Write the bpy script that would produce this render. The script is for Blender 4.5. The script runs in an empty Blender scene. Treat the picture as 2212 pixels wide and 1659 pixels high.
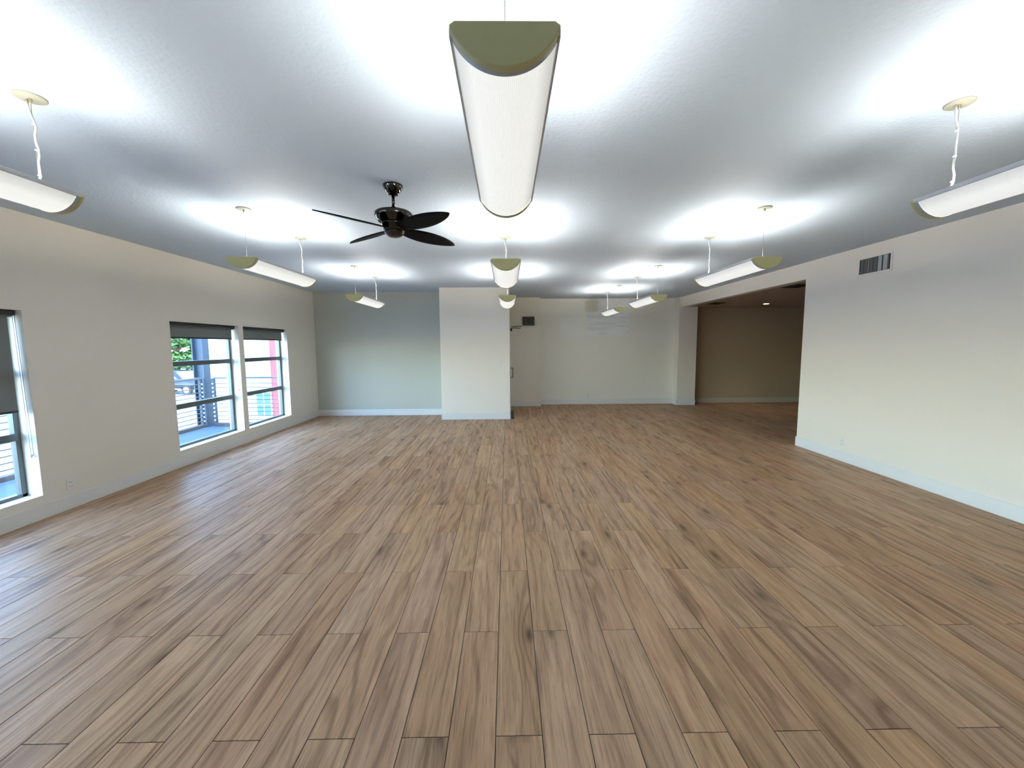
import bpy, bmesh, math, random
from mathutils import Vector, Matrix

random.seed(7)
S = bpy.context.scene
COL = S.collection

# ------------------------------------------------------------------ camera
FPX, PITCH, YAW, ROLL, EYE = 879.32, 0.0942, 0.0118, -0.0066, 1.687
fw = Vector((math.sin(YAW)*math.cos(PITCH), math.cos(YAW)*math.cos(PITCH), -math.sin(PITCH)))
r0 = Vector((math.cos(YAW), -math.sin(YAW), 0)); u0 = r0.cross(fw)
rt = r0*math.cos(ROLL) + u0*math.sin(ROLL); up = -r0*math.sin(ROLL) + u0*math.cos(ROLL)
cd = bpy.data.cameras.new('camera'); cam = bpy.data.objects.new('camera', cd); COL.objects.link(cam)
cd.sensor_fit = 'HORIZONTAL'; cd.sensor_width = 36.0; cd.lens = FPX/2212*36.0
cd.clip_start = 0.02; cd.clip_end = 500
m = Matrix((rt, up, -fw)).transposed().to_4x4(); m.translation = Vector((0, 0, EYE)); cam.matrix_world = m
S.camera = cam

# ------------------------------------------------------------------ view, sky, sun
S.view_settings.view_transform = 'Standard'; S.view_settings.look = 'None'
S.view_settings.gamma = 1.0; S.view_settings.use_curve_mapping = False
S.view_settings.exposure = 2.34
W = bpy.data.worlds.new('sky'); S.world = W; W.use_nodes = True
wn = W.node_tree; wn.nodes.clear()
sky = wn.nodes.new('ShaderNodeTexSky'); sky.sky_type = 'NISHITA'; sky.sun_disc = False
sky.sun_elevation = math.radians(52); sky.sun_rotation = math.radians(135); sky.air_density = 1.0; sky.dust_density = 0.6
bg = wn.nodes.new('ShaderNodeBackground'); bg.inputs['Strength'].default_value = 0.88
wo = wn.nodes.new('ShaderNodeOutputWorld')
wt = wn.nodes.new('ShaderNodeMix'); wt.data_type = 'RGBA'; wt.blend_type = 'MULTIPLY'; wt.inputs[0].default_value = 1.0; wt.inputs[7].default_value = (0.95, 0.985, 1.07, 1)
wn.links.new(sky.outputs[0], wt.inputs[6]); wn.links.new(wt.outputs[2], bg.inputs[0]); wn.links.new(bg.outputs[0], wo.inputs[0])
sd = bpy.data.lights.new('sun', 'SUN'); sd.energy = 1.5; sd.angle = math.radians(0.6); sd.color = (1.0, 0.96, 0.9)
so = bpy.data.objects.new('sun', sd); COL.objects.link(so)
so.rotation_euler = Vector((-0.42, 0.52, -0.78)).to_track_quat('-Z', 'Y').to_euler(); so.location = (8, -8, 14)

LAMP_W = 3.2        # upward light of each of the two tubes in a trough
LENS_E = 0.165       # glow of the trough lenses

# ------------------------------------------------------------------ dimensions
XL, XR, ZC = -4.6226, 4.81, 2.983
YF = -4.2           # wall behind the camera
PW, PL, PX0, PY0 = 0.2032, 1.30, -0.0618, 1.6166
WIN = [(-3.44, -2.015), (-1.883, -0.463), (1.125, 2.42), (2.55, 3.983), (5.69, 7.115), (7.247, 8.667)]  # first three are unseen, added to let more daylight in
WZ0, WZ1 = 0.235, 2.053
XO = XL - 0.25      # outer face of window wall

# ------------------------------------------------------------------ helpers
def link(o, parent=None):
    COL.objects.link(o)
    if parent is not None: o.parent = parent
    return o
def obj(name, bm, mat, parent=None, smooth=False):
    me = bpy.data.meshes.new(name); bm.to_mesh(me); bm.free()
    for mm in (mat if isinstance(mat, (list, tuple)) else [mat]): me.materials.append(mm)
    if smooth:
        for p in me.polygons: p.use_smooth = True
    return link(bpy.data.objects.new(name, me), parent)
def tag(o, label=None, cat=None, group=None, kind=None):
    if label: o['label'] = label
    if cat: o['category'] = cat
    if group: o['group'] = group
    if kind: o['kind'] = kind
    return o
def struct(name, bm, mat, label=None):
    return tag(obj(name, bm, mat), label, None, None, 'structure')
def thing(name, label, cat, loc=(0, 0, 0), rz=0, group=None):
    o = bpy.data.objects.new(name, None); o.empty_display_size = 0.1; link(o)
    o.location = loc; o.rotation_euler = (0, 0, rz)
    return tag(o, label, cat, group)
def box(bm, x0, x1, y0, y1, z0, z1, bev=0.0, mi=0, seg=1):
    v = [bm.verts.new((x, y, z)) for x in (x0, x1) for y in (y0, y1) for z in (z0, z1)]
    fs = [bm.faces.new([v[i] for i in q]) for q in ((0,1,3,2),(4,6,7,5),(0,4,5,1),(2,3,7,6),(0,2,6,4),(1,5,7,3))]
    for f in fs: f.material_index = mi
    if bev > 0:
        es = list({e for f in fs for e in f.edges})
        bmesh.ops.bevel(bm, geom=es, offset=bev, segments=seg, affect='EDGES', profile=0.5)
    return bm
def BX(*a, **k): return box(bmesh.new(), *a, **k)
def lathe(bm, prof, n=32, c=(0, 0, 0), cap=True, mi=0):
    rings = []
    for r, z in prof:
        if r < 1e-6: rings.append([bm.verts.new((c[0], c[1], c[2]+z))])
        else: rings.append([bm.verts.new((c[0]+r*math.cos(2*math.pi*i/n), c[1]+r*math.sin(2*math.pi*i/n), c[2]+z)) for i in range(n)])
    for a, b in zip(rings, rings[1:]):
        for i in range(n):
            j = (i+1) % n
            if len(a) == 1 and len(b) == 1: continue
            if len(a) == 1: f = bm.faces.new((a[0], b[j], b[i]))
            elif len(b) == 1: f = bm.faces.new((a[i], a[j], b[0]))
            else: f = bm.faces.new((a[i], a[j], b[j], b[i]))
            f.material_index = mi
    if cap:
        for r_ in (rings[0], rings[-1]):
            if len(r_) > 2: bm.faces.new(r_).material_index = mi
    bmesh.ops.recalc_face_normals(bm, faces=bm.faces[:])
    return bm
def tube(bm, pts, r, n=8):
    pts = [Vector(p) for p in pts]; rings = []
    for i, p in enumerate(pts):
        d = (pts[min(i+1, len(pts)-1)] - pts[max(i-1, 0)]).normalized()
        a = d.cross(Vector((0, 0, 1)) if abs(d.z) < 0.9 else Vector((1, 0, 0))).normalized(); b = d.cross(a)
        rr = r[i] if isinstance(r, (list, tuple)) else r
        rings.append([bm.verts.new(p + (a*math.cos(2*math.pi*k/n) + b*math.sin(2*math.pi*k/n))*rr) for k in range(n)])
    for A, B in zip(rings, rings[1:]):
        for k in range(n): bm.faces.new((A[k], A[(k+1) % n], B[(k+1) % n], B[k]))
    bm.faces.new(rings[0]); bm.faces.new(rings[-1])
    bmesh.ops.recalc_face_normals(bm, faces=bm.faces[:])
    return bm
def prism_y(bm, poly, y0, y1, mi=0):
    a = [bm.verts.new((x, y0, z)) for x, z in poly]; b = [bm.verts.new((x, y1, z)) for x, z in poly]
    n = len(poly)
    fs = [bm.faces.new(a), bm.faces.new(b[::-1])] + [bm.faces.new((a[i], b[i], b[(i+1) % n], a[(i+1) % n])) for i in range(n)]
    for f in fs: f.material_index = mi
    bmesh.ops.recalc_face_normals(bm, faces=bm.faces[:])
    return bm

# ------------------------------------------------------------------ materials
class NT:
    def __init__(s, name):
        s.m = bpy.data.materials.new(name); s.m.use_nodes = True; s.t = s.m.node_tree
        s.p = s.t.nodes['Principled BSDF']; s.out = s.t.nodes['Material Output']
    def n(s, ty, **kw):
        x = s.t.nodes.new(ty)
        for k, v in kw.items(): setattr(x, k, v)
        return x
    def l(s, a, b): s.t.links.new(a, b)
    def val(s, inp, v):
        if hasattr(v, 'is_linked') or isinstance(v, bpy.types.NodeSocket): s.l(v, inp)
        else: inp.default_value = v
    def math(s, op, a, b=0.0, c=0.0, clamp=False):
        x = s.n('ShaderNodeMath', operation=op); x.use_clamp = clamp
        s.val(x.inputs[0], a); s.val(x.inputs[1], b); s.val(x.inputs[2], c); return x.outputs[0]
    def vmul(s, v, k):
        x = s.n('ShaderNodeVectorMath', operation='MULTIPLY'); s.l(v, x.inputs[0]); x.inputs[1].default_value = k; return x.outputs[0]
    def vadd(s, a, b):
        x = s.n('ShaderNodeVectorMath', operation='ADD'); s.l(a, x.inputs[0]); s.l(b, x.inputs[1]); return x.outputs[0]
    def noise(s, v, scale, detail=2.0, rough=0.5, dist=0.0):
        x = s.n('ShaderNodeTexNoise'); s.l(v, x.inputs['Vector']); x.inputs['Scale'].default_value = scale
        x.inputs['Detail'].default_value = detail; x.inputs['Roughness'].default_value = rough; x.inputs['Distortion'].default_value = dist
        return x.outputs['Fac']
    def mix(s, fac, a, b, blend='MIX'):
        x = s.n('ShaderNodeMix', data_type='RGBA', blend_type=blend); s.val(x.inputs[0], fac)
        s.val(x.inputs[6], a if not isinstance(a, tuple) else (*a[:3], 1)); s.val(x.inputs[7], b if not isinstance(b, tuple) else (*b[:3], 1)); return x.outputs[2]
    def mapr(s, v, a, b, c=0.0, d=1.0):
        x = s.n('ShaderNodeMapRange'); s.val(x.inputs[0], v)
        for i, k in enumerate((a, b, c, d)): x.inputs[1+i].default_value = k
        return x.outputs[0]
    def bump(s, h, strength, dist):
        x = s.n('ShaderNodeBump'); x.inputs['Strength'].default_value = strength; x.inputs['Distance'].default_value = dist
        s.l(h, x.inputs['Height']); s.l(x.outputs[0], s.p.inputs['Normal'])
    def pos(s): return s.n('ShaderNodeNewGeometry').outputs['Position']
def plain(name, col, rough=0.5, metal=0.0, spec=0.5, var=0.04, scale=30.0, emit=None, estr=0.0):
    k = NT(name); nz = k.noise(k.pos(), scale, 3)
    c = k.mix(nz, tuple(x*(1-var) for x in col), tuple(min(1, x*(1+var)) for x in col)); k.l(c, k.p.inputs['Base Color'])
    k.p.inputs['Roughness'].default_value = rough; k.p.inputs['Metallic'].default_value = metal; k.p.inputs['Specular IOR Level'].default_value = spec
    if emit: k.p.inputs['Emission Color'].default_value = (*emit, 1); k.p.inputs['Emission Strength'].default_value = estr
    return k.m
def paint(name, col, bscale=90.0, bstr=0.18, bd=0.004, rough=0.62, patches=None):
    k = NT(name); P = k.pos()
    big = k.noise(P, 0.9, 2); fine = k.noise(P, bscale, 3, 0.55)
    c = k.mix(big, tuple(x*0.985 for x in col), tuple(min(1, x*1.015) for x in col))
    if patches:
        sx = k.n('ShaderNodeSeparateXYZ'); k.l(P, sx.inputs[0]); X, Z = sx.outputs[0], sx.outputs[2]
        wob = k.math('MULTIPLY', k.math('SUBTRACT', k.noise(P, 7.0, 2), 0.5), 0.05)
        Xw, Zw = k.math('ADD', X, wob), k.math('ADD', Z, wob)
        for (x0, x1, z0, z1, pc, streak, fac, soft) in patches:
            a = k.math('MULTIPLY', k.mapr(Xw, x0-soft, x0+soft), k.mapr(Xw, x1-soft, x1+soft, 1, 0))
            b = k.math('MULTIPLY', k.mapr(Zw, z0-soft, z0+soft), k.mapr(Zw, z1-soft, z1+soft, 1, 0))
            msk = k.math('MULTIPLY', k.math('MULTIPLY', a, b), fac)
            colr = pc
            if streak:
                st = k.noise(k.vmul(P, (1.2, 1.0, 11.0)), 1.0, 2); ln = k.mapr(st, 0.42, 0.5, 0.0, 1.0)
                colr = k.mix(ln, tuple(x*0.9 for x in pc), pc)
            c = k.mix(msk, c, colr)
    k.l(c, k.p.inputs['Base Color']); k.p.inputs['Roughness'].default_value = rough; k.p.inputs['Specular IOR Level'].default_value = 0.3
    k.bump(fine, bstr, bd)
    return k.m
def wood(name, seed_attr=False):
    k = NT(name); P = k.pos()
    if seed_attr:
        at = k.n('ShaderNodeAttribute', attribute_name='seed'); sd_ = at.outputs['Fac']
    else:
        oi = k.n('ShaderNodeObjectInfo'); sp = k.n('ShaderNodeSeparateColor'); k.l(oi.outputs['Color'], sp.inputs[0]); sd_ = sp.outputs[0]
    off = k.n('ShaderNodeCombineXYZ')
    k.val(off.inputs[0], k.math('MULTIPLY', sd_, 37.0)); k.val(off.inputs[1], k.math('MULTIPLY', sd_, 91.0)); k.val(off.inputs[2], k.math('MULTIPLY', sd_, 13.0))
    V = k.vadd(P, off.outputs[0])
    # knots: rare stretched cells
    vk = k.n('ShaderNodeTexVoronoi', feature='F1', voronoi_dimensions='2D'); k.l(k.vmul(V, (3.2, 1.15, 1.0)), vk.inputs['Vector']); vk.inputs['Scale'].default_value = 1.0; vk.inputs['Randomness'].default_value = 1.0
    sc = k.n('ShaderNodeSeparateColor'); k.l(vk.outputs['Color'], sc.inputs[0])
    on = k.math('GREATER_THAN', sc.outputs[0], 0.80)
    kn = k.math('MULTIPLY', k.mapr(vk.outputs['Distance'], 0.015, 0.11, 1.0, 0.0), on)
    halo = k.math('MULTIPLY', k.mapr(vk.outputs['Distance'], 0.03, 0.42, 1.0, 0.0), on)
    # growth figure: distorted stretched bands that bend round the knots
    warp = k.noise(k.vmul(V, (3.0, 0.55, 1.0)), 1.0, 3, 0.55)
    sx = k.n('ShaderNodeSeparateXYZ'); k.l(V, sx.inputs[0])
    ph = k.math('ADD', k.math('MULTIPLY', sx.outputs[0], 26.0), k.math('ADD', k.math('MULTIPLY', warp, 16.0), k.math('MULTIPLY', halo, 3.0)))
    band = k.math('SINE', k.math('MULTIPLY', ph, 2.6)); band = k.mapr(band, -1, 1)
    streak = k.noise(k.vmul(V, (34.0, 1.3, 1.0)), 1.0, 4, 0.6, 0.4)
    fine = k.noise(k.vmul(V, (170.0, 5.0, 1.0)), 1.0, 3, 0.6)
    broad = k.noise(k.vmul(V, (7.0, 0.7, 1.0)), 1.0, 3, 0.5, 0.6)
    dark, mid, lite = (0.13, 0.058, 0.025), (0.395, 0.212, 0.104), (0.66, 0.405, 0.225)
    f1 = k.mapr(broad, 0.28, 0.72); f2 = k.mapr(streak, 0.3, 0.7)
    c = k.mix(k.math('ADD', k.math('MULTIPLY', f1, 0.5), k.math('MULTIPLY', f2, 0.5)), mid, lite)
    c = k.mix(k.math('MULTIPLY', k.math('MULTIPLY', k.mapr(band, 0.55, 1.0), k.mapr(broad, 0.35, 0.6, 1.0, 0.25)), 0.5), c, dark)
    c = k.mix(k.math('MULTIPLY', k.mapr(streak, 0.42, 0.26), 0.55), c, dark)
    c = k.mix(k.math('MULTIPLY', k.mapr(fine, 0.5, 0.34), 0.38), c, dark)
    c = k.mix(k.math('MULTIPLY', halo, 0.30), c, dark)
    c = k.mix(k.math('MULTIPLY', kn, 0.6), c, (0.045, 0.026, 0.015))
    tone = k.n('ShaderNodeTexWhiteNoise', noise_dimensions='1D'); k.val(tone.inputs['W'], k.math('MULTIPLY', sd_, 531.7))
    ts = k.n('ShaderNodeSeparateColor'); k.l(tone.outputs['Color'], ts.inputs[0])
    hsv = k.n('ShaderNodeHueSaturation'); k.l(c, hsv.inputs['Color'])
    k.val(hsv.inputs['Value'], k.mapr(ts.outputs[0], 0, 1, 0.93, 1.07)); k.val(hsv.inputs['Saturation'], k.mapr(ts.outputs[1], 0, 1, 0.90, 1.0)); k.val(hsv.inputs['Hue'], k.mapr(ts.outputs[2], 0, 1, 0.497, 0.503))
    k.l(hsv.outputs[0], k.p.inputs['Base Color'])
    k.val(k.p.inputs['Roughness'], k.mapr(streak, 0.3, 0.7, 0.52, 0.42)); k.p.inputs['Specular IOR Level'].default_value = 0.2
    k.bump(k.math('ADD', k.math('MULTIPLY', streak, 0.6), k.math('MULTIPLY', fine, 0.4)), 0.16, 0.0015)
    return k.m
def glassy(name, tint=(0.93, 0.97, 0.96)):
    k = NT(name); t = k.t; t.nodes.remove(k.p)
    tr = k.n('ShaderNodeBsdfTransparent'); tr.inputs[0].default_value = (*tint, 1)
    gl = k.n('ShaderNodeBsdfGlossy'); gl.inputs['Roughness'].default_value = 0.02
    lw = k.n('ShaderNodeLayerWeight'); lw.inputs[0].default_value = 0.5
    fr = k.math('ADD', k.math('MULTIPLY', k.math('POWER', lw.outputs['Facing'], 5.0), 0.6), 0.03)
    mx = k.n('ShaderNodeMixShader'); k.l(fr, mx.inputs[0]); k.l(tr.outputs[0], mx.inputs[1]); k.l(gl.outputs[0], mx.inputs[2]); k.l(mx.outputs[0], k.out.inputs[0])
    return k.m
def shade_cloth(name):
    k = NT(name); t = k.t; t.nodes.remove(k.p); P = k.pos()
    w = k.noise(P, 260.0, 2); c = k.mix(w, (0.20, 0.195, 0.17), (0.27, 0.265, 0.235))
    d = k.n('ShaderNodeBsdfDiffuse'); k.l(c, d.inputs[0]); tl = k.n('ShaderNodeBsdfTranslucent'); k.l(c, tl.inputs[0])
    tp = k.n('ShaderNodeBsdfTransparent')
    m1 = k.n('ShaderNodeMixShader'); m1.inputs[0].default_value = 0.22; k.l(d.outputs[0], m1.inputs[1]); k.l(tl.outputs[0], m1.inputs[2])
    m2 = k.n('ShaderNodeMixShader'); m2.inputs[0].default_value = 0.03; k.l(m1.outputs[0], m2.inputs[1]); k.l(tp.outputs[0], m2.inputs[2]); k.l(m2.outputs[0], k.out.inputs[0])
    return k.m
def lens_mat(name, e):
    # lamp diffuser: it glows most over its tubes, less towards the two rails
    k = NT(name); tc = k.n('ShaderNodeTexCoord'); sx = k.n('ShaderNodeSeparateXYZ'); k.l(tc.outputs['Object'], sx.inputs[0])
    ax = k.math('ABSOLUTE', sx.outputs[0]); g = k.mapr(ax, 0.09, 0.142, 1.0, 0.62)
    k.p.inputs['Base Color'].default_value = (0.36, 0.38, 0.38, 1); k.p.inputs['Roughness'].default_value = 0.7; k.p.inputs['Specular IOR Level'].default_value = 0.08
    k.p.inputs['Emission Color'].default_value = (1.0, 1.0, 0.965, 1); k.l(k.math('MULTIPLY', g, e), k.p.inputs['Emission Strength'])
    return k.m

M = {}
M['wall'] = paint('wall_paint', (0.86, 0.805, 0.71))
M['wall_sage'] = paint('wall_paint_pale_sage', (0.56, 0.57, 0.50))  # greyer and greener than the other walls
M['wall_patched'] = paint('wall_paint_touched_up', (0.88, 0.86, 0.77), patches=[
    (2.25, 3.44, 1.95, 2.96, (0.89, 0.90, 0.91), True, 0.9, 0.012),
    (2.20, 2.565, 2.61, 2.93, (0.74, 0.71, 0.58), False, 1.0, 0.03),
    (1.50, 2.115, 1.91, 2.46, (0.89, 0.88, 0.83), False, 0.8, 0.015)])
M['ceiling'] = paint('ceiling_knockdown', (0.54, 0.625, 0.72), bscale=42.0, bstr=0.45, bd=0.008, rough=0.7)  # bluish cast of the daylight mixed into the ceiling colour
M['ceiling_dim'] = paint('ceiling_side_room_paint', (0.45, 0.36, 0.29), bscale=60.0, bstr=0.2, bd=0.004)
M['wall_tan'] = paint('wall_paint_side_room', (0.48, 0.37, 0.24))  # tan paint, darkened in colour to stand for the unlit room
M['trim'] = paint('trim_gloss', (0.82, 0.815, 0.79), bscale=20.0, bstr=0.02, bd=0.001, rough=0.4)
M['wood'] = wood('plank_wood'); M['wood_stuff'] = wood('plank_wood_far', True)
M['grout'] = plain('floor_grout', (0.05, 0.032, 0.022), 0.9)
M['alu'] = plain('window_aluminium', (0.14, 0.16, 0.15), 0.45, 0.55)
M['alu_lamp'] = plain('lamp_rail_metal', (0.55, 0.55, 0.57), 0.4, 0.4)
M['glass'] = glassy('window_glass')
M['cloth'] = shade_cloth('roller_shade_cloth')
M['dark'] = plain('dark_plastic', (0.02, 0.02, 0.022), 0.45)
M['black_metal'] = plain('black_metal', (0.03, 0.028, 0.026), 0.4, 0.6)
M['ivory'] = plain('ivory_plastic', (0.56, 0.52, 0.25), 0.55)
M['ivory_light'] = plain('ivory_enamel', (0.40, 0.38, 0.30), 0.5)
M['white_plastic'] = plain('white_plastic', (0.82, 0.82, 0.78), 0.4)
M['cord'] = plain('white_cord', (0.62, 0.62, 0.57), 0.5)
M['steel'] = plain('steel_wire', (0.45, 0.44, 0.42), 0.35, 0.9)
M['brass'] = plain('cable_gripper', (0.45, 0.38, 0.25), 0.4, 0.6)
M['end_band'] = plain('lens_end_band', (0.42, 0.48, 0.52), 0.3)  # bluish grey band drawn where the lens ends get no light
M['lens_a'] = lens_mat('lens_ridge', LENS_E); M['lens_b'] = lens_mat('lens_groove', LENS_E*0.86)
M['tube'] = plain('fluorescent_tube', (0.9, 0.9, 0.9), 0.4, emit=(1, 1, 0.97), estr=2.0)
M['nickel'] = plain('black_nickel', (0.07, 0.066, 0.06), 0.10, 1.0, var=0.02)
M['blade'] = plain('fan_blade_veneer', (0.004, 0.003, 0.0025), 0.6, spec=0.1)
M['fan_cap'] = plain('fan_bottom_cap', (0.02, 0.007, 0.005), 0.3)

# ------------------------------------------------------------------ floor: slab + planks
XMIN, XMAX, YMIN, YMAX = XL, 10.5, YF, 11.7
floor = struct('floor', BX(XMIN-0.05, XMAX+0.05, YMIN-0.05, YMAX+0.05, -0.15, -0.003), M['grout'])
def px(x, y, z=0.0):
    d = Vector((x, y, z)) - Vector((0, 0, EYE)); w = d.dot(fw)
    return (1106 + FPX*d.dot(rt)/w, 829.5 - FPX*d.dot(up)/w) if w > 0.05 else None
GAP = 0.0018
def plank_bm(bm, w, l, x=0.0, y=0.0):
    c = 0.0012; a = GAP
    lo = [(a, a), (w-a, a), (w-a, l-a), (a, l-a)]; hi = [(a+c, a+c), (w-a-c, a+c), (w-a-c, l-a-c), (a+c, l-a-c)]
    vb = [bm.verts.new((x+p, y+q, -0.004)) for p, q in lo]; vm = [bm.verts.new((x+p, y+q, -0.0009)) for p, q in lo]; vt = [bm.verts.new((x+p, y+q, 0)) for p, q in hi]
    fs = [bm.faces.new(vt)]
    for i in range(4):
        j = (i+1) % 4
        fs += [bm.faces.new((vb[i], vb[j], vm[j], vm[i])), bm.faces.new((vm[i], vm[j], vt[j], vt[i]))]
    return fs
def floor_hidden(x, y):
    if x > XR+0.05 and y < 6.6: return True
    if -1.5 < x < 0.08 and y > 9.25: return True
    if x < -1.5 and y > 9.92: return True
    if 0.08 < x < 0.93 and y > 11.21: return True
    if x > XR+0.05 and x > XR*y/6.6*0.99: return True
    return False
cells = []
n0, n1 = math.floor((XMIN-PX0)/PW), math.ceil((XMAX-PX0)/PW)
for n in range(n0, n1):
    x0, x1 = max(PX0+n*PW, XMIN), min(PX0+(n+1)*PW, XMAX)
    if x1-x0 < 0.02: continue
    yb = PY0 + (0.5*PL if n % 2 else 0.0); k0 = math.floor((YMIN-yb)/PL)
    for k in range(k0, k0+14):
        y0, y1 = max(yb+k*PL, YMIN), min(yb+(k+1)*PL, YMAX)
        if y1-y0 < 0.02: continue
        area = 0.0; ns = 6
        for i in range(ns):
            ya, yc = y0+(y1-y0)*i/ns, y0+(y1-y0)*(i+1)/ns; xm, ym = (x0+x1)/2, (ya+yc)/2
            p, q, r_ = px(x0, ym), px(x1, ym), px(xm, ym)
            a, b = px(xm, ya), px(xm, yc)
            if not (p and q and r_ and a and b) or floor_hidden(xm, ym): continue
            if -20 < r_[0] < 2232 and -20 < r_[1] < 1690: area += abs(q[0]-p[0])*abs(a[1]-b[1])
        cells.append((area, x0, x1, y0, y1, random.random()))
cells.sort(key=lambda c: -c[0])
cache = {}; rest = bmesh.new(); seeds = []
for i, (ar, x0, x1, y0, y1, sdv) in enumerate(cells):
    if i < 300 and ar > 0:
        key = (round(x1-x0, 4), round(y1-y0, 4))
        if key not in cache:
            b = bmesh.new(); plank_bm(b, *key); me = bpy.data.meshes.new('plank'); b.to_mesh(me); b.free(); me.materials.append(M['wood']); cache[key] = me
        o = bpy.data.objects.new('plank', cache[key]); link(o, floor); o.location = (x0, y0, 0); o.color = (sdv, 0, 0, 1)
    else:
        seeds += [sdv]*len(plank_bm(rest, x1-x0, y1-y0, x0, y0))
ro = obj('plank_field', rest, M['wood_stuff'], floor); ro['kind'] = 'stuff'
at = ro.data.attributes.new('seed', 'FLOAT', 'FACE'); at.data.foreach_set('value', seeds)

# ------------------------------------------------------------------ walls, ceiling
struct('ceiling', BX(XO, XR+0.15, YF-0.15, 11.75, ZC, ZC+0.25), M['ceiling'])
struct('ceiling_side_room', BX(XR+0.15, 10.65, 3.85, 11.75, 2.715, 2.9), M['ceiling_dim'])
bm = bmesh.new(); ys = [YF-0.15] + [v for w in WIN for v in w] + [11.75]
for i in range(0, len(ys), 2): box(bm, XO, XL, ys[i], ys[i+1], -0.15, ZC)
for a, b in WIN:
    box(bm, XO, XL, a, b, -0.15, WZ0); box(bm, XO, XL, a, b, WZ1, ZC)
struct('wall_left', bm, M['wall'])
bm = BX(XR, XR+0.15, YF-0.15, 6.605, -0.05, ZC); box(bm, XR, XR+0.15, 6.605, 11.52, 2.715, ZC)
struct('wall_right', bm, M['wall'])
struct('wall_back_left', BX(XL, -1.50, 9.93, 10.1, -0.05, ZC), M['wall_sage'])
struct('wall_closet', BX(-1.505, 0.06, 9.265, 11.6, -0.05, ZC), M['wall'])
struct('wall_exit', BX(0.06, 0.92, 11.225, 11.6, -0.05, ZC), M['wall'])
struct('wall_back', BX(0.92, 4.75, 11.535, 11.7, -0.05, ZC), M['wall_patched'])
struct('wall_pier', BX(4.73, 5.235, 11.225, 11.7, -0.05, ZC), M['wall'])
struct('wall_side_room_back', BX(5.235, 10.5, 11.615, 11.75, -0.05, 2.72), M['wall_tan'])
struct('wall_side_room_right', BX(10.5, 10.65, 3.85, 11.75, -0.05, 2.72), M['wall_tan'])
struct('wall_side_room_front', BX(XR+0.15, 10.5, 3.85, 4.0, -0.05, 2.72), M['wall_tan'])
struct('wall_front', BX(XO, XR+0.15, YF-0.15, YF, -0.15, ZC), M['wall'])

def base_x(name, x0, x1, y, side, h=0.15, t=0.015):     # runs along X, front at y - side*t
    ya, yb = sorted((y, y - side*t)); return struct(name, BX(x0, x1, ya, yb, 0.0, h, bev=0.004), M['trim'])
def base_y(name, y0, y1, x, side, h=0.15, t=0.015):
    xa, xb = sorted((x, x + side*t)); return struct(name, BX(xa, xb, y0, y1, 0.0, h, bev=0.004), M['trim'])
base_y('baseboard_left', YF, 9.93, XL, 1)
bm = BX(XR-0.015, XR, YF, 6.62, 0, 0.15, bev=0.004); box(bm, XR-0.015, XR+0.15, 6.605, 6.62, 0, 0.15, bev=0.004)
struct('baseboard_right', bm, M['trim'])
base_x('baseboard_back_left', XL, -1.505, 9.93, 1)
bm = BX(-1.52, 0.075, 9.25, 9.265, 0, 0.15, bev=0.004); box(bm, -1.52, -1.505, 9.25, 9.93, 0, 0.15, bev=0.004); box(bm, 0.06, 0.075, 9.25, 9.36, 0, 0.15, bev=0.004)
struct('baseboard_closet', bm, M['trim'])
bm = BX(0.06, 0.935, 11.21, 11.225, 0, 0.15, bev=0.004); box(bm, 0.92, 0.935, 11.21, 11.535, 0, 0.15, bev=0.004)
struct('baseboard_exit', bm, M['trim'])
base_x('baseboard_back', 0.935, 4.73, 11.535, 1)
bm = BX(4.715, 5.25, 11.21, 11.225, 0, 0.15, bev=0.004); box(bm, 4.715, 4.73, 11.21, 11.535, 0, 0.15, bev=0.004); box(bm, 5.235, 5.25, 11.21, 11.615, 0, 0.15, bev=0.004)
struct('baseboard_pier', bm, M['trim'])
struct('baseboard_side_room', BX(5.25, 10.5, 11.60, 11.615, 0, 0.15, bev=0.004), paint('side_room_trim', (0.56, 0.48, 0.36), 20.0, 0.02, 0.001, 0.45))  # same trim as elsewhere, the side room's warm dimness put into its colour

# ------------------------------------------------------------------ windows in the left wall
XF0, XF1 = XL-0.205, XL-0.145         # frame depth range
for i, (a, b) in enumerate(WIN):
    t = 0.045; bm = bmesh.new()
    box(bm, XF0, XF1, a, a+t, WZ0, WZ1, bev=0.004); box(bm, XF0, XF1, b-t, b, WZ0, WZ1, bev=0.004)
    box(bm, XF0, XF1, a, b, WZ0, WZ0+t*0.7, bev=0.004); box(bm, XF0, XF1, a, b, WZ1-t, WZ1, bev=0.004)
    w = struct('window_%d' % (i+1), bm, M['alu'], ['aluminium window farthest behind the camera', 'aluminium window just behind the camera', 'aluminium window beside the camera in the left wall', 'aluminium window at the left picture edge, blind half down', 'aluminium window with tree and parked car outside', 'aluminium window nearest the far left corner, red pilaster outside'][i])
    for z0, z1 in ((1.418, 1.49), (0.798, 0.87)): obj('mullion_bar', BX(XF0-0.004, XF1+0.012, a+t-0.01, b-t+0.01, z0, z1, bev=0.005), M['alu'], w)
    for z0, z1 in ((WZ0+0.03, 0.80), (0.868, 1.42), (1.488, WZ1-0.04)): obj('pane', BX(XL-0.180, XL-0.175, a+t-0.006, b-t+0.006, z0, z1), M['glass'], w)
    pd = bpy.data.lights.new('daylight_portal', 'AREA'); pd.shape = 'RECTANGLE'; pd.size = b-a; pd.size_y = WZ1-WZ0; pd.cycles.is_portal = True
    po = bpy.data.objects.new('daylight_portal', pd); link(po, w); po.location = (XO+0.01, (a+b)/2, (WZ0+WZ1)/2)
    po.rotation_euler = Vector((1, 0, 0)).to_track_quat('-Z', 'Y').to_euler()

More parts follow.
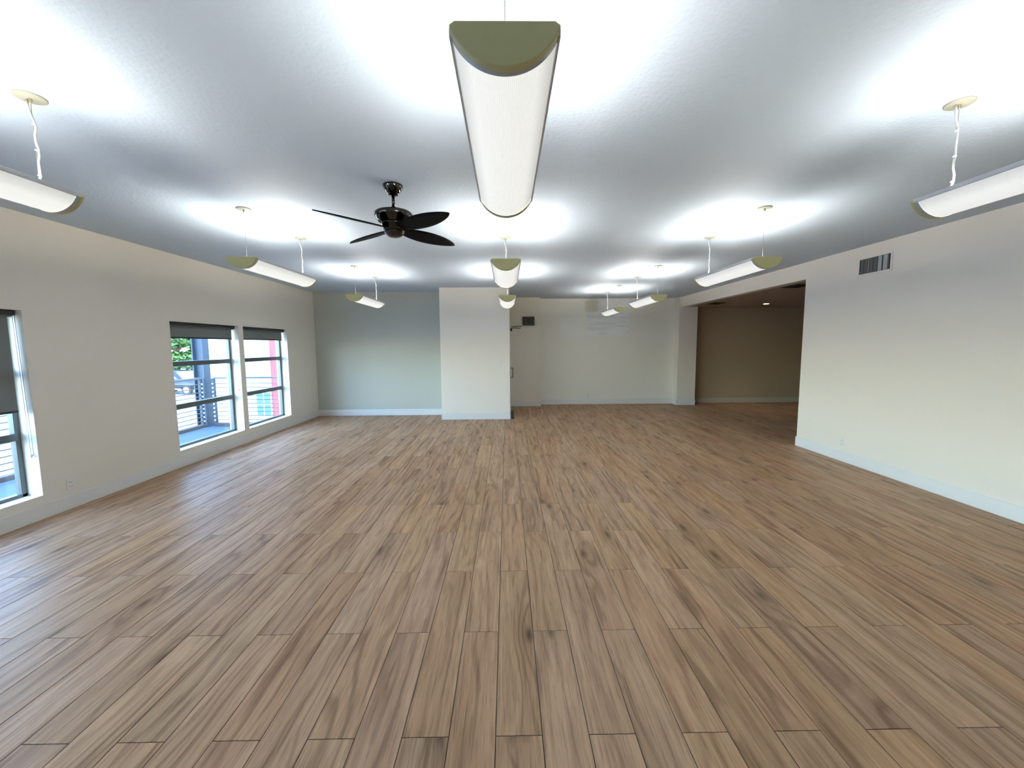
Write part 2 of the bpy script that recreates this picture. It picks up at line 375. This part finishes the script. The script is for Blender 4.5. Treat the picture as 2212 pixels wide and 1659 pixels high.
BL = ['', '', '', 'grey roller blind pulled half down at the left picture edge', 'short grey roller blind above the window with tree and car', 'short grey roller blind on the window beside the far left corner']
for i, (a, b) in enumerate(WIN):
    if i < 3: continue
    drop = 1.093 if i == 3 else 1.838
    r = thing('roller_blind', BL[i], 'blind', (XL-0.07, (a+b)/2, WZ1), 0, 'roller blinds')
    h = (b-a)/2 - 0.012
    obj('cassette', BX(-0.035, 0.03, -h, h, -0.052, -0.002, bev=0.008), M['dark'], r)
    bm = bmesh.new(); tube(bm, [(0, -h+0.02, -0.045), (0, h-0.02, -0.045)], 0.020, 16); obj('roll', bm, M['cloth'], r, True)
    obj('cloth', BX(-0.019, -0.0175, -h+0.03, h-0.035, drop-WZ1, -0.05), M['cloth'], r)
    obj('hem_bar', BX(-0.024, -0.013, -h+0.03, h-0.035, drop-WZ1-0.018, drop-WZ1+0.004, bev=0.003), M['dark'], r)
    ln = 1.36 if i == 3 else 1.05
    for dx in (-0.006, 0.014):
        bm = bmesh.new(); tube(bm, [(dx+0.002+0.028*k/8*(1 if dx > 0 else 0.8), h-0.004, -0.05-ln*k/8) for k in range(9)], 0.0026, 6); obj('chain', bm, M['cord'], r, True)
    bm = bmesh.new(); lathe(bm, [(0.0, -0.02), (0.012, -0.014), (0.014, 0.0), (0.009, 0.016), (0, 0.02)], 12, (0.028, h-0.012, -0.05-ln)); obj('chain_weight', bm, M['white_plastic'], r, True)

# ------------------------------------------------------------------ pendant trough lights
HW, LEN = 0.14, 1.24
def arc(k, n, dr=0.0, z_off=-0.016, hw=HW, dep=0.092):
    R = (hw*hw + dep*dep)/(2*dep); A = math.asin(min(1.0, hw/R)); A = math.pi - A if dep > hw else A
    t = -A + 2*A*k/n; return ((R+dr)*math.sin(t), z_off + (R-dep) - (R+dr)*math.cos(t))
def make_lamp():
    root = thing('pendant_light', 'trough light', 'light')
    y0, y1 = -LEN/2, LEN/2
    # ribbed lens
    bm = bmesh.new(); n = 132; va, vb = [], []
    for k in range(n+1):
        x, z = arc(k, n, -0.002 - (0.0012 if (k//1) % 2 else 0.0)); va.append(bm.verts.new((x, y0+0.04, z))); vb.append(bm.verts.new((x, y1-0.04, z)))
    for k in range(n):
        f = bm.faces.new((va[k], va[k+1], vb[k+1], vb[k])); f.material_index = (k % 2)
    obj('lens', bm, [M['lens_a'], M['lens_b']], root)
    for s in (-1, 1):                                  # end caps with chamfered top corners
        poly = [(-HW+0.012, 0.0), (-HW-0.001, -0.009), (-HW-0.001, -0.02)] + [arc(k, 40, 0.001) for k in range(1, 40)] + [(HW+0.001, -0.02), (HW+0.001, -0.009), (HW-0.012, 0.0)]
        ya, yb = (y0, y0+0.022) if s < 0 else (y1-0.022, y1)
        bm = prism_y(bmesh.new(), poly, ya, yb)
        bmesh.ops.bevel(bm, geom=[e for e in bm.edges if abs(e.verts[0].co.y - e.verts[1].co.y) < 1e-6 and abs(e.verts[0].co.y-(y0 if s < 0 else y1)) < 1e-6], offset=0.003, segments=1, affect='EDGES')
        c = obj('end_cap', bm, M['ivory'], root); tag(c, 'ivory half-round end cap')
        ya, yb = (y0+0.02, y0+0.042) if s < 0 else (y1-0.042, y1-0.02)
        bm = bmesh.new(); A = [bm.verts.new((*arc(k, 40, 0.0),)[:1] + (ya,) + (arc(k, 40, 0.0)[1],)) for k in range(41)]; B = [bm.verts.new((arc(k, 40, 0.0)[0], yb, arc(k, 40, 0.0)[1])) for k in range(41)]
        for k in range(40): bm.faces.new((A[k], A[k+1], B[k+1], B[k]))
        obj('end_band', bm, M['end_band'], root, True)
        obj('side_rail', BX(s*HW-0.004, s*HW+0.004, y0+0.02, y1-0.02, -0.026, -0.004, bev=0.0015), M['alu_lamp'], root)
        bm = bmesh.new(); tube(bm, [(s*0.05, y0+0.06, -0.05), (s*0.05, y1-0.06, -0.05)], 0.0125, 12); obj('tube', bm, M['tube'], root, True)
    obj('ballast_tray', BX(-0.028, 0.028, y0+0.03, y1-0.03, -0.034, -0.016, bev=0.003), M['white_plastic'], root)
    dz = ZC - 2.51
    for s in (-1, 1):
        yy = s*0.53
        bm = bmesh.new(); lathe(bm, [(0.0, 0.0), (0.058, 0.0), (0.063, 0.003), (0.064, 0.007), (0.064, 0.010)], 36, (0, yy, dz-0.010)); cn = obj('canopy', bm, M['ivory_light'], root, True)
        bm = bmesh.new(); lathe(bm, [(0.003, -0.022), (0.0055, -0.012), (0.008, 0.0), (0.008, 0.003)], 12, (0, yy, dz-0.013)); obj('cable_gripper', bm, M['brass'], root, True)
        bm = bmesh.new(); tube(bm, [(0, yy, -0.02), (0, yy, dz-0.02)], 0.0013, 6); obj('suspension_cable', bm, M['steel'], root, True)
    pts = [(-0.018, 0.53, dz-0.012), (-0.017, 0.53, dz-0.045), (-0.008, 0.532, dz-0.085), (0.004, 0.533, dz-0.125)]
    for k in range(1, 9): pts.append((0.0045+0.0035*math.sin(k*1.9), 0.534+0.004*math.cos(k*1.3), dz-0.125-(dz-0.19)*k/8))
    pts += [(-0.006, 0.535, 0.03), (-0.012, 0.535, -0.02)]
    bm = bmesh.new(); tube(bm, pts, 0.0052, 8); cr = obj('power_cord', bm, M['cord'], root, True)
    for f in (0.30, 0.58, 0.86):
        bm = bmesh.new(); tube(bm, [(0.001, 0.533, dz*(1-f)-0.003), (0.003, 0.533, dz*(1-f)+0.003)], 0.0085, 8); obj('cable_tie', bm, M['white_plastic'], cr)
    for sd_ in (-1, 1):
        ld = bpy.data.lights.new('tube_light', 'AREA'); ld.shape = 'RECTANGLE'; ld.size = 0.036; ld.size_y = LEN-0.14; ld.energy = LAMP_W; ld.color = (1.0, 0.955, 0.87)
        lo = bpy.data.objects.new('tube_light', ld); link(lo, root); lo.location = (sd_*0.105, 0, -0.020)
        lo.rotation_euler = (0, math.atan2(-sd_*math.sin(math.radians(68)), -math.cos(math.radians(68))), 0)
    return root
def copy_tree(o, parent=None):
    c = o.copy(); COL.objects.link(c); c.parent = parent
    for ch in list(o.children): copy_tree(ch, c)
    return c
LAMPS = [
    (0.001, 1.725, 2.502, 'largest glowing trough light, hanging at the top centre of the picture'),
    (-0.005, 4.53, 2.502, 'middle of the three trough lights in the centre row'),
    (0.012, 7.30, 2.502, 'smallest trough light of the centre row, in front of the white closet wall'),
    (-2.455, 1.735, 2.530, 'trough light cut off by the left picture edge'),
    (-2.462, 4.52, 2.528, 'trough light in the left row between the picture edge and ceiling fan'),
    (-2.458, 7.30, 2.522, 'trough light in front of the pale green far left wall'),
    (2.470, 1.785, 2.507, 'trough light cut off by the right picture edge'),
    (2.475, 4.53, 2.508, 'trough light in the right row, nearest the wide opening'),
    (2.510, 7.385, 2.508, 'third trough light of the right row, left of the opening'),
    (2.485, 9.62, 2.508, 'smallest and farthest trough light, in front of the patched back wall')]
proto = make_lamp()
trees = [proto] + [copy_tree(proto) for _ in LAMPS[1:]]
for o, (x, y, z, lab) in zip(trees, LAMPS):
    o.location = (x, y, z); o['label'] = lab; o['group'] = 'pendant trough lights'
    # cables and canopies reach the ceiling whatever the hanging height
    for c in o.children:
        if c.name.startswith(('canopy', 'cable_gripper')): c.location.z = (2.51 - z)
        if c.name.startswith(('suspension_cable', 'power_cord')): c.scale.z = (ZC - z)/(ZC - 2.51)

# ------------------------------------------------------------------ ceiling fan
FX, FY = -0.912, 3.436
fan = thing('ceiling_fan', 'dark four-blade ceiling fan with polished black nickel motor', 'fan', (FX, FY, ZC))
bm = bmesh.new(); lathe(bm, [(0.0, 0.0), (0.076, 0.0), (0.081, -0.006), (0.079, -0.016), (0.066, -0.045), (0.050, -0.066), (0.042, -0.070), (0.040, -0.080), (0.014, -0.082), (0.0, -0.082)], 48); obj('canopy', bm, M['nickel'], fan, True)
bm = bmesh.new(); lathe(bm, [(0.0, -0.07), (0.0125, -0.07), (0.0125, -0.175), (0.0, -0.175)], 20); obj('downrod', bm, M['nickel'], fan, True)
bm = bmesh.new(); lathe(bm, [(0.0, -0.165), (0.016, -0.165), (0.024, -0.175), (0.034, -0.195), (0.040, -0.208), (0.0, -0.208)], 32); obj('rod_collar', bm, M['nickel'], fan, True)
bm = bmesh.new(); lathe(bm, [(0.0, -0.206), (0.10, -0.208), (0.140, -0.214), (0.154, -0.226), (0.156, -0.240), (0.146, -0.262), (0.122, -0.292), (0.104, -0.304), (0.0, -0.304)], 64); mh = obj('motor_housing', bm, M['nickel'], fan, True)
bm = bmesh.new(); lathe(bm, [(0.0, -0.302), (0.104, -0.302), (0.107, -0.309), (0.102, -0.315), (0.088, -0.350), (0.078, -0.366), (0.0, -0.366)], 64); obj('switch_housing', bm, M['nickel'], fan, True)
bm = bmesh.new(); lathe(bm, [(0.0, -0.364), (0.078, -0.364), (0.082, -0.369), (0.078, -0.375), (0.0, -0.375)], 48); obj('chrome_ring', bm, M['nickel'], fan, True)
bm = bmesh.new(); lathe(bm, [(0.076, -0.373), (0.070, -0.388), (0.052, -0.402), (0.028, -0.410), (0.0, -0.412)], 48); obj('bottom_cap', bm, M['fan_cap'], fan, True)
for ang in (-40, 50, 141, 230):
    bm = bmesh.new(); n, ny = 22, 6; R0, R1 = 0.085, 0.66; top, bot = [], []
    th = math.radians(15)
    for k in range(n+1):
        s = k/n; r = R0 + (R1-R0)*s
        w = 0.082*(max(0.0, math.sin(math.pi*(0.10+0.90*s)))**0.62) if s < 1 else 0.0
        w = max(w, 0.006)
        rowt, rowb = [], []
        for j in range(ny+1):
            v = (j/ny*2-1)*w; z = -v*math.sin(th) - 0.008*s
            rowt.append(bm.verts.new((r, v*math.cos(th), -0.345+z+0.004))); rowb.append(bm.verts.new((r, v*math.cos(th), -0.345+z-0.004)))
        top.append(rowt); bot.append(rowb)
    for k in range(n):
        for j in range(ny):
            bm.faces.new((top[k][j], top[k+1][j], top[k+1][j+1], top[k][j+1])); bm.faces.new((bot[k][j], bot[k][j+1], bot[k+1][j+1], bot[k+1][j]))
        for j in (0, ny): bm.faces.new((top[k][j], bot[k][j], bot[k+1][j], top[k+1][j]))
    for k in (0, n):
        for j in range(ny): bm.faces.new((top[k][j], top[k][j+1], bot[k][j+1], bot[k][j]))
    bmesh.ops.recalc_face_normals(bm, faces=bm.faces[:])
    bl = obj('blade', bm, M['blade'], fan, True); bl.rotation_euler = (0, 0, math.radians(ang))

# ------------------------------------------------------------------ wall fittings
v = thing('air_vent', 'dark slatted air return grille high on the right wall', 'vent', (XR, 5.38, 2.711))
bm = bmesh.new(); hy, hz, f = 0.226, 0.097, 0.028
for y0, y1, z0, z1 in ((-hy-f, hy+f, hz, hz+f), (-hy-f, hy+f, -hz-f, -hz), (-hy-f, -hy, -hz, hz), (hy, hy+f, -hz, hz)): box(bm, -0.008, 0.0, y0, y1, z0, z1, bev=0.002)
obj('frame', bm, M['wall'], v)
obj('dark_backing', BX(-0.0015, -0.0005, -hy, hy, -hz, hz), M['dark'], v)
M['slat'] = plain('vent_slat_grey', (0.10, 0.10, 0.10), 0.5); M['slat_light'] = plain('vent_slat_pale', (0.42, 0.42, 0.40), 0.5)
for k, (ya, yb, mt) in enumerate(((-0.205, -0.19, 'slat'), (-0.185, -0.125, 'slat_light'), (-0.105, -0.052, 'slat_light'), (-0.042, 0.012, 'slat'), (0.02, 0.07, 'slat'), (0.082, 0.092, 'slat_light'), (0.10, 0.15, 'slat'), (0.158, 0.205, 'slat'))):
    obj('slat', BX(-0.006, -0.002, ya, yb, -hz+0.004, hz-0.004, bev=0.001), M[mt], v)

def outlet(label, loc, rz, switch=False):
    o = thing('light_switch' if switch else 'wall_outlet', label, 'switch' if switch else 'outlet', loc, rz, None if switch else 'wall outlets')
    obj('cover_plate', BX(-0.036, 0.036, -0.007, 0.0, -0.058, 0.058, bev=0.003), M['white_plastic'], o)
    if switch: obj('toggle', BX(-0.008, 0.008, -0.018, -0.006, -0.012, 0.012, bev=0.002), M['white_plastic'], o)
    else:
        for s in (-1, 1):
            q = obj('socket', BX(-0.017, 0.017, -0.010, -0.006, s*0.022-0.014, s*0.022+0.014, bev=0.003), M['white_plastic'], o)
            for t in (-1, 1): obj('slot', BX(t*0.006-0.0012, t*0.006+0.0012, -0.0108, -0.0098, s*0.022-0.005, s*0.022+0.005), M['dark'], q)
    return o
outlet('white outlet low on the left wall near the half-blinded window', (XL, 4.237, 0.262), math.pi/2)
outlet('white outlet low on the right wall beside the opening', (XR, 5.70, 0.268), -math.pi/2)
outlet('white outlet low on the patched back wall', (2.316, 11.535, 0.245), 0)
outlet('small white light switch on the closet wall', (-0.161, 9.265, 1.296), 0, True)

# door on the side of the closet wall, seen edge-on
bm = BX(0.06, 0.078, 9.36, 9.42, 0, 2.14, bev=0.003); box(bm, 0.06, 0.078, 10.38, 10.44, 0, 2.14, bev=0.003); box(bm, 0.06, 0.078, 9.36, 10.44, 2.08, 2.14, bev=0.003)
d = struct('door_1', bm, M['trim'])
obj('door_leaf', BX(0.0605, 0.072, 9.42, 10.38, 0.01, 2.08), M['trim'], d)
obj('threshold', BX(0.06, 0.16, 9.30, 10.46, 0.0005, 0.008, bev=0.002), M['dark'], d)  # dark strip laid on the floor for the shadow beside the door
h = obj('door_pull', BX(0.122, 0.136, 9.47, 9.49, 0.935, 1.175, bev=0.004), M['black_metal'], d)
for z in (0.94, 1.155): obj('pull_standoff', BX(0.07, 0.126, 9.472, 9.488, z, z+0.014, bev=0.003), M['black_metal'], h)
c = obj('door_closer', BX(0.072, 0.125, 9.60, 9.86, 2.03, 2.085, bev=0.006), M['black_metal'], d)
for (p, q) in (((0.09, 9.68, 2.125), (0.345, 9.74, 2.142)), ((0.09, 9.66, 2.098), (0.325, 9.70, 2.095))):
    bm = bmesh.new(); tube(bm, [p, q], 0.008, 8); obj('closer_arm', bm, M['black_metal'], c)
obj('closer_shoe', BX(0.078, 0.10, 9.64, 9.72, 2.09, 2.14, bev=0.003), M['white_plastic'], c)

# EXIT sign
ex = thing('exit_sign', 'unlit black EXIT sign on the wall behind the closet corner', 'sign', (0.592, 11.225, 2.349))
obj('housing', BX(-0.16, 0.16, -0.05, 0, -0.116, 0.116, bev=0.006), M['dark'], ex)
bm = bmesh.new()
for a_ in ((-0.158, 0.158, 0.098, 0.114), (-0.158, 0.158, -0.114, -0.098), (-0.158, -0.140, -0.1, 0.1), (0.140, 0.158, -0.1, 0.1)): box(bm, a_[0], a_[1], -0.056, -0.049, a_[2], a_[3], bev=0.002)
obj('bezel', bm, plain('sign_bezel', (0.012, 0.012, 0.010), 0.4), ex)
obj('face', BX(-0.14, 0.14, -0.0515, -0.049, -0.098, 0.098), plain('sign_face_grey', (0.12, 0.12, 0.115), 0.6), ex)
L_ = plain('sign_letter_black', (0.006, 0.006, 0.006), 0.6); hh, tk = 0.075, 0.02
def bar(bm, x0, z0, x1, z1, t=tk):
    d_ = Vector((x1-x0, z1-z0)).normalized(); n_ = Vector((-d_.y, d_.x))*t/2
    poly = [(x0+n_.x, z0+n_.y), (x1+n_.x, z1+n_.y), (x1-n_.x, z1-n_.y), (x0-n_.x, z0-n_.y)]
    return prism_y(bm, poly, -0.055, -0.051)
bm = bmesh.new(); bar(bm, -0.115, -hh, -0.115, hh)
for z in (-hh+tk/2, 0, hh-tk/2): bar(bm, -0.115, z, -0.06, z)
obj('letter_e', bm, L_, ex)
bm = bmesh.new(); bar(bm, -0.046, -hh, 0.018, hh); bar(bm, -0.046, hh, 0.018, -hh); obj('letter_x', bm, L_, ex)
bm = bmesh.new(); bar(bm, 0.040, -hh, 0.040, hh); obj('letter_i', bm, L_, ex)
bm = bmesh.new(); bar(bm, 0.094, -hh, 0.094, hh); bar(bm, 0.062, hh-tk/2, 0.126, hh-tk/2); obj('letter_t', bm, L_, ex)

# side room: recessed light and two ceiling diffusers
dl = thing('recessed_downlight', 'small lit round downlight in the dim side room ceiling', 'light', (6.67, 10.527, 2.715))
bm = bmesh.new(); lathe(bm, [(0.062, -0.006), (0.092, -0.006), (0.095, -0.001), (0.095, 0.0), (0.062, 0.0), (0.062, -0.006)], 36, cap=False); obj('trim_ring', bm, M['white_plastic'], dl, True)
bm = bmesh.new(); lathe(bm, [(0.0, -0.003), (0.062, -0.003), (0.062, -0.001)], 36, cap=False); obj('glowing_disc', bm, plain('downlight_disc', (0.9, 0.9, 0.9), 0.5, emit=(1, 0.97, 0.93), estr=6.0), dl)
ld = bpy.data.lights.new('downlight_beam', 'SPOT'); ld.energy = 5.0; ld.spot_size = math.radians(70); ld.spot_blend = 0.8; ld.color = (1.0, 0.85, 0.68); ld.shadow_soft_size = 0.05
lo = bpy.data.objects.new('downlight_beam', ld); link(lo, dl); lo.location = (0, 0, -0.02)
for lab, x, y, sx, sy in (('dark ceiling diffuser near the far end of the side room', 5.28, 10.34, 0.16, 0.2), ('dark ceiling diffuser just inside the opening corner', 5.20, 7.34, 0.15, 0.2)):
    g = thing('ceiling_diffuser', lab, 'vent', (x, y, 2.715), 0, 'side room ceiling diffusers')
    bm = bmesh.new()
    for a_ in ((-sx, sx, -sy, -sy+0.025), (-sx, sx, sy-0.025, sy), (-sx, -sx+0.025, -sy, sy), (sx-0.025, sx, -sy, sy)): box(bm, a_[0], a_[1], a_[2], a_[3], -0.012, 0.0, bev=0.003)
    obj('frame', bm, M['black_metal'], g); obj('dark_core', BX(-sx, sx, -sy, sy, -0.004, -0.0005), M['dark'], g)
    for k in range(5):
        yy = -sy+0.05+k*(2*sy-0.1)/4; obj('vane', BX(-sx+0.025, sx-0.025, yy-0.008, yy+0.008, -0.010, -0.004), M['black_metal'], g)

# ------------------------------------------------------------------ outside the windows
GZ = -1.6
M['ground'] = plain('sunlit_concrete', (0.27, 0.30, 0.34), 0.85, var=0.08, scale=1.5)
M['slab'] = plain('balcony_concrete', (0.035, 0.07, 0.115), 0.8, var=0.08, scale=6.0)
M['stucco'] = plain('white_stucco', (0.34, 0.38, 0.39), 0.8, var=0.03, scale=8.0)
M['red'] = plain('red_paint', (0.33, 0.016, 0.022), 0.6)
M['teal'] = plain('teal_window_glass', (0.03, 0.10, 0.10), 0.2)
M['steel_paint'] = plain('blue_grey_steel_paint', (0.016, 0.034, 0.058), 0.5, 0.2)
M['rail'] = plain('galvanised_rail', (0.05, 0.06, 0.06), 0.7, 0.0)
M['kerb'] = plain('dark_kerb', (0.03, 0.03, 0.035), 0.8)
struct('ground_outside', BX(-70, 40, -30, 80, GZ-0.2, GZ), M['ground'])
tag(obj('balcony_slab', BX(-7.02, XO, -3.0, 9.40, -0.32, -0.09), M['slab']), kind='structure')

def railing(name, label, p0, p1, posts, skip_last=False):
    r = thing(name, label, 'railing', (p0[0], p0[1], -0.09), 0, 'balcony cable railings'); dx, dy = p1[0]-p0[0], p1[1]-p0[1]
    along_y = abs(dy) > abs(dx)
    if along_y: bm = BX(-0.035, 0.035, min(0, dy), max(0, dy), 1.075, 1.115, bev=0.004)
    else: bm = BX(min(0, dx), max(0, dx), -0.035, 0.035, 1.075, 1.115, bev=0.004)
    obj('top_rail', bm, M['rail'], r)
    if along_y: bm = BX(-0.06, 0.06, min(0, dy), max(0, dy), 0.0, 0.07, bev=0.004)
    else: bm = BX(min(0, dx), max(0, dx), -0.06, 0.06, 0.0, 0.07, bev=0.004)
    obj('kerb', bm, M['kerb'], r)
    for k in range(10):
        z = 0.14 + k*0.092; bm = bmesh.new(); tube(bm, [(0, 0, z), (dx, dy, z)], 0.010, 6); obj('cable', bm, M['rail'], r)
    for t in posts:
        x, y = dx*t, dy*t
        po = obj('post', BX(x-0.03, x+0.03, y-0.03, y+0.03, 0.0, 1.08, bev=0.004), M['steel_paint'], r)
        if t == posts[0]:
            for k in range(10):
                z = 0.14+k*0.092
                if along_y: bm = bmesh.new(); tube(bm, [(x+0.028, y, z), (x+0.042, y, z)], 0.016, 10)
                else: bm = bmesh.new(); tube(bm, [(x, y-0.042, z), (x, y-0.028, z)], 0.016, 10)
                obj('cable_stud', bm, M['white_plastic'], po)
    return r
railing('cable_railing', 'cable railing running along the balcony edge outside the windows', (-6.80, 9.06), (-6.80, -2.9), [0.0, 0.16, 0.32, 0.48, 0.64, 0.80, 1.0])
railing('cable_railing', 'cable railing across the far end of the balcony', (-6.62, 9.22), (-4.90, 9.22), [0.0, 1.0])
sc = thing('steel_column', 'blue-grey steel H column at the balcony corner', 'column', (-6.86, 9.22, -0.09))
for s, nm in ((-1, 'flange'), (1, 'flange')): obj(nm, BX(s*0.11-0.012, s*0.11+0.012, -0.10, 0.10, 0, 3.5, bev=0.003), M['steel_paint'], sc)
obj('web', BX(-0.10, 0.10, -0.012, 0.012, 0, 3.5), M['steel_paint'], sc)
obj('base_plate', BX(-0.16, 0.16, -0.15, 0.15, 0, 0.02, bev=0.003), M['steel_paint'], sc)

nb = thing('neighbour_building', 'white stucco building with red pilaster beyond the balcony', 'building', (-6.0, 15.0, GZ))
obj('wall', BX(-5.05, 8.0, 0.0, 6.0, 0, 9.0), M['stucco'], nb)
obj('pilaster', BX(-2.62, -2.26, -0.08, 0.0, 0, 9.0, bev=0.01), M['red'], nb)
obj('corner_trim', BX(-5.10, -4.95, -0.04, 0.3, 0, 9.0, bev=0.01), M['stucco'], nb)
wf = obj('window', BX(-3.25, -2.66, -0.05, 0.0, 0.72, 1.68, bev=0.01), M['stucco'], nb)
for x0, x1 in ((-3.20, -2.98), (-2.93, -2.71)):
    for z0, z1 in ((0.77, 1.18), (1.22, 1.63)): obj('pane', BX(x0, x1, -0.058, -0.048, z0, z1), M['teal'], wf)
obj('roof', BX(-5.3, 8.2, -0.3, 6.2, 9.0, 9.25), M['rail'], nb)

# parked car
M['car'] = plain('dark_car_paint', (0.02, 0.025, 0.03), 0.2, 0.3); M['tyre'] = plain('tyre_rubber', (0.015, 0.015, 0.015), 0.8)
M['rim'] = plain('alloy_rim', (0.3, 0.3, 0.32), 0.3, 0.6); M['cglass'] = plain('car_glass', (0.12, 0.22, 0.32), 0.05); M['lampc'] = plain('headlamp', (0.85, 0.85, 0.85), 0.2)
car = thing('parked_car', 'dark parked car seen through the window beneath the tree', 'car', (-23.6, 29.5, GZ), math.radians(-8))
prof = [(-2.3, 0.35), (-2.32, 0.75), (-2.2, 0.98), (-2.0, 1.02), (-1.75, 1.55), (-1.4, 1.66), (0.2, 1.68), (0.55, 1.60), (1.05, 1.08), (2.05, 0.98), (2.3, 0.80), (2.34, 0.40)]
bm = bmesh.new(); prism_y(bm, prof, -0.88, 0.88); bmesh.ops.bevel(bm, geom=[e for e in bm.edges if abs(e.verts[0].co.y-e.verts[1].co.y) < 1e-5], offset=0.07, segments=2, affect='EDGES'); obj('body', bm, M['car'], car, True)
for y0, y1 in ((-0.895, -0.86), (0.86, 0.895)):
    for pl in ([(-1.75, 1.08), (-1.5, 1.52), (-0.5, 1.56), (-0.5, 1.08)], [(-0.42, 1.08), (-0.42, 1.56), (0.25, 1.55), (0.80, 1.10)]): obj('side_window', prism_y(bmesh.new(), pl, y0, y1), M['cglass'], car)
obj('windscreen', prism_y(bmesh.new(), [(0.56, 1.60), (1.06, 1.09), (1.08, 1.10), (0.60, 1.62)], -0.75, 0.75), M['cglass'], car)
for x in (-1.42, 1.45):
    for s in (-1, 1):
        bm = bmesh.new(); tube(bm, [(x, s*0.72, 0.35), (x, s*0.92, 0.35)], 0.35, 24); w_ = obj('wheel', bm, M['tyre'], car)
        bm = bmesh.new(); tube(bm, [(x, s*0.90, 0.35), (x, s*0.935, 0.35)], 0.22, 20); obj('rim', bm, M['rim'], w_)
for s in (-1, 1): obj('headlamp', BX(2.22, 2.36, s*0.62-0.18, s*0.62+0.18, 0.68, 0.82, bev=0.02), M['lampc'], car)
for y0, y1 in ((-0.90, -0.87), (0.87, 0.90)): obj('sill_trim', BX(-1.0, 1.0, y0, y1, 0.36, 0.46, bev=0.005), M['rim'], car)

# trees
M['bark'] = plain('bark', (0.10, 0.07, 0.05), 0.9, var=0.3, scale=8)
M['leaf'] = plain('leaf_green', (0.026, 0.072, 0.010), 0.55, var=0.7, scale=1.3)
def tree(label, loc, h, rad, low, nleaf, seed):
    rnd = random.Random(seed); t = thing('leafy_tree', label, 'tree', loc, 0, 'trees beyond the parking')
    bm = bmesh.new(); tube(bm, [(0, 0, 0), (0.1, 0.05, h*0.3), (0, 0.1, h*0.6), (0.1, 0, h*0.85)], [0.28, 0.22, 0.14, 0.05], 10)
    for k in range(6):
        a = k*1.05; tube(bm, [(0, 0, h*0.25+0.1*k), (rad*0.4*math.cos(a), rad*0.4*math.sin(a), h*0.42+0.1*k), (rad*0.75*math.cos(a), rad*0.75*math.sin(a), h*0.55+0.12*k)], [0.12, 0.08, 0.03], 8)
    obj('trunk', bm, M['bark'], t, True)
    blobs = [(Vector((rnd.uniform(-1, 1)*rad*0.75, rnd.uniform(-1, 1)*rad*0.75, low + rnd.random()*(h-low))), rnd.uniform(0.22, 0.42)*rad) for _ in range(60)]
    vs, fs = [], []
    for k in range(nleaf):
        c, r = blobs[k % len(blobs)]
        dv = Vector((rnd.gauss(0, 1), rnd.gauss(0, 1), rnd.gauss(0, 1))).normalized(); p = c + dv*r*(0.72+0.32*rnd.random()); p.z = c.z + (p.z-c.z)*0.6
        a = Vector((rnd.gauss(0, 1), rnd.gauss(0, 1), rnd.gauss(0, 0.5))).normalized(); b = a.cross(dv+Vector((0, 0, 0.6))).normalized(); s = rnd.uniform(0.14, 0.30)
        i = len(vs); vs += [p-a*s, p+b*s*0.5, p+a*s, p-b*s*0.5]; fs.append((i, i+1, i+2, i+3))
    me = bpy.data.meshes.new('foliage'); me.from_pydata(vs, [], fs); me.materials.append(M['leaf']); f_ = link(bpy.data.objects.new('foliage', me), t); f_['kind'] = 'stuff'
    return t
tree('tall leafy green tree behind the parked car', (-31.0, 38.5, GZ), 11.0, 5.0, 0.9, 26000, 3)
tree('leafy green tree farther left behind the parked car', (-43.5, 40.5, GZ), 10.0, 5.0, 0.9, 24000, 5)
tree('leafy green tree closest to the white building', (-21.5, 47.0, GZ), 10.0, 4.5, 1.0, 18000, 9)
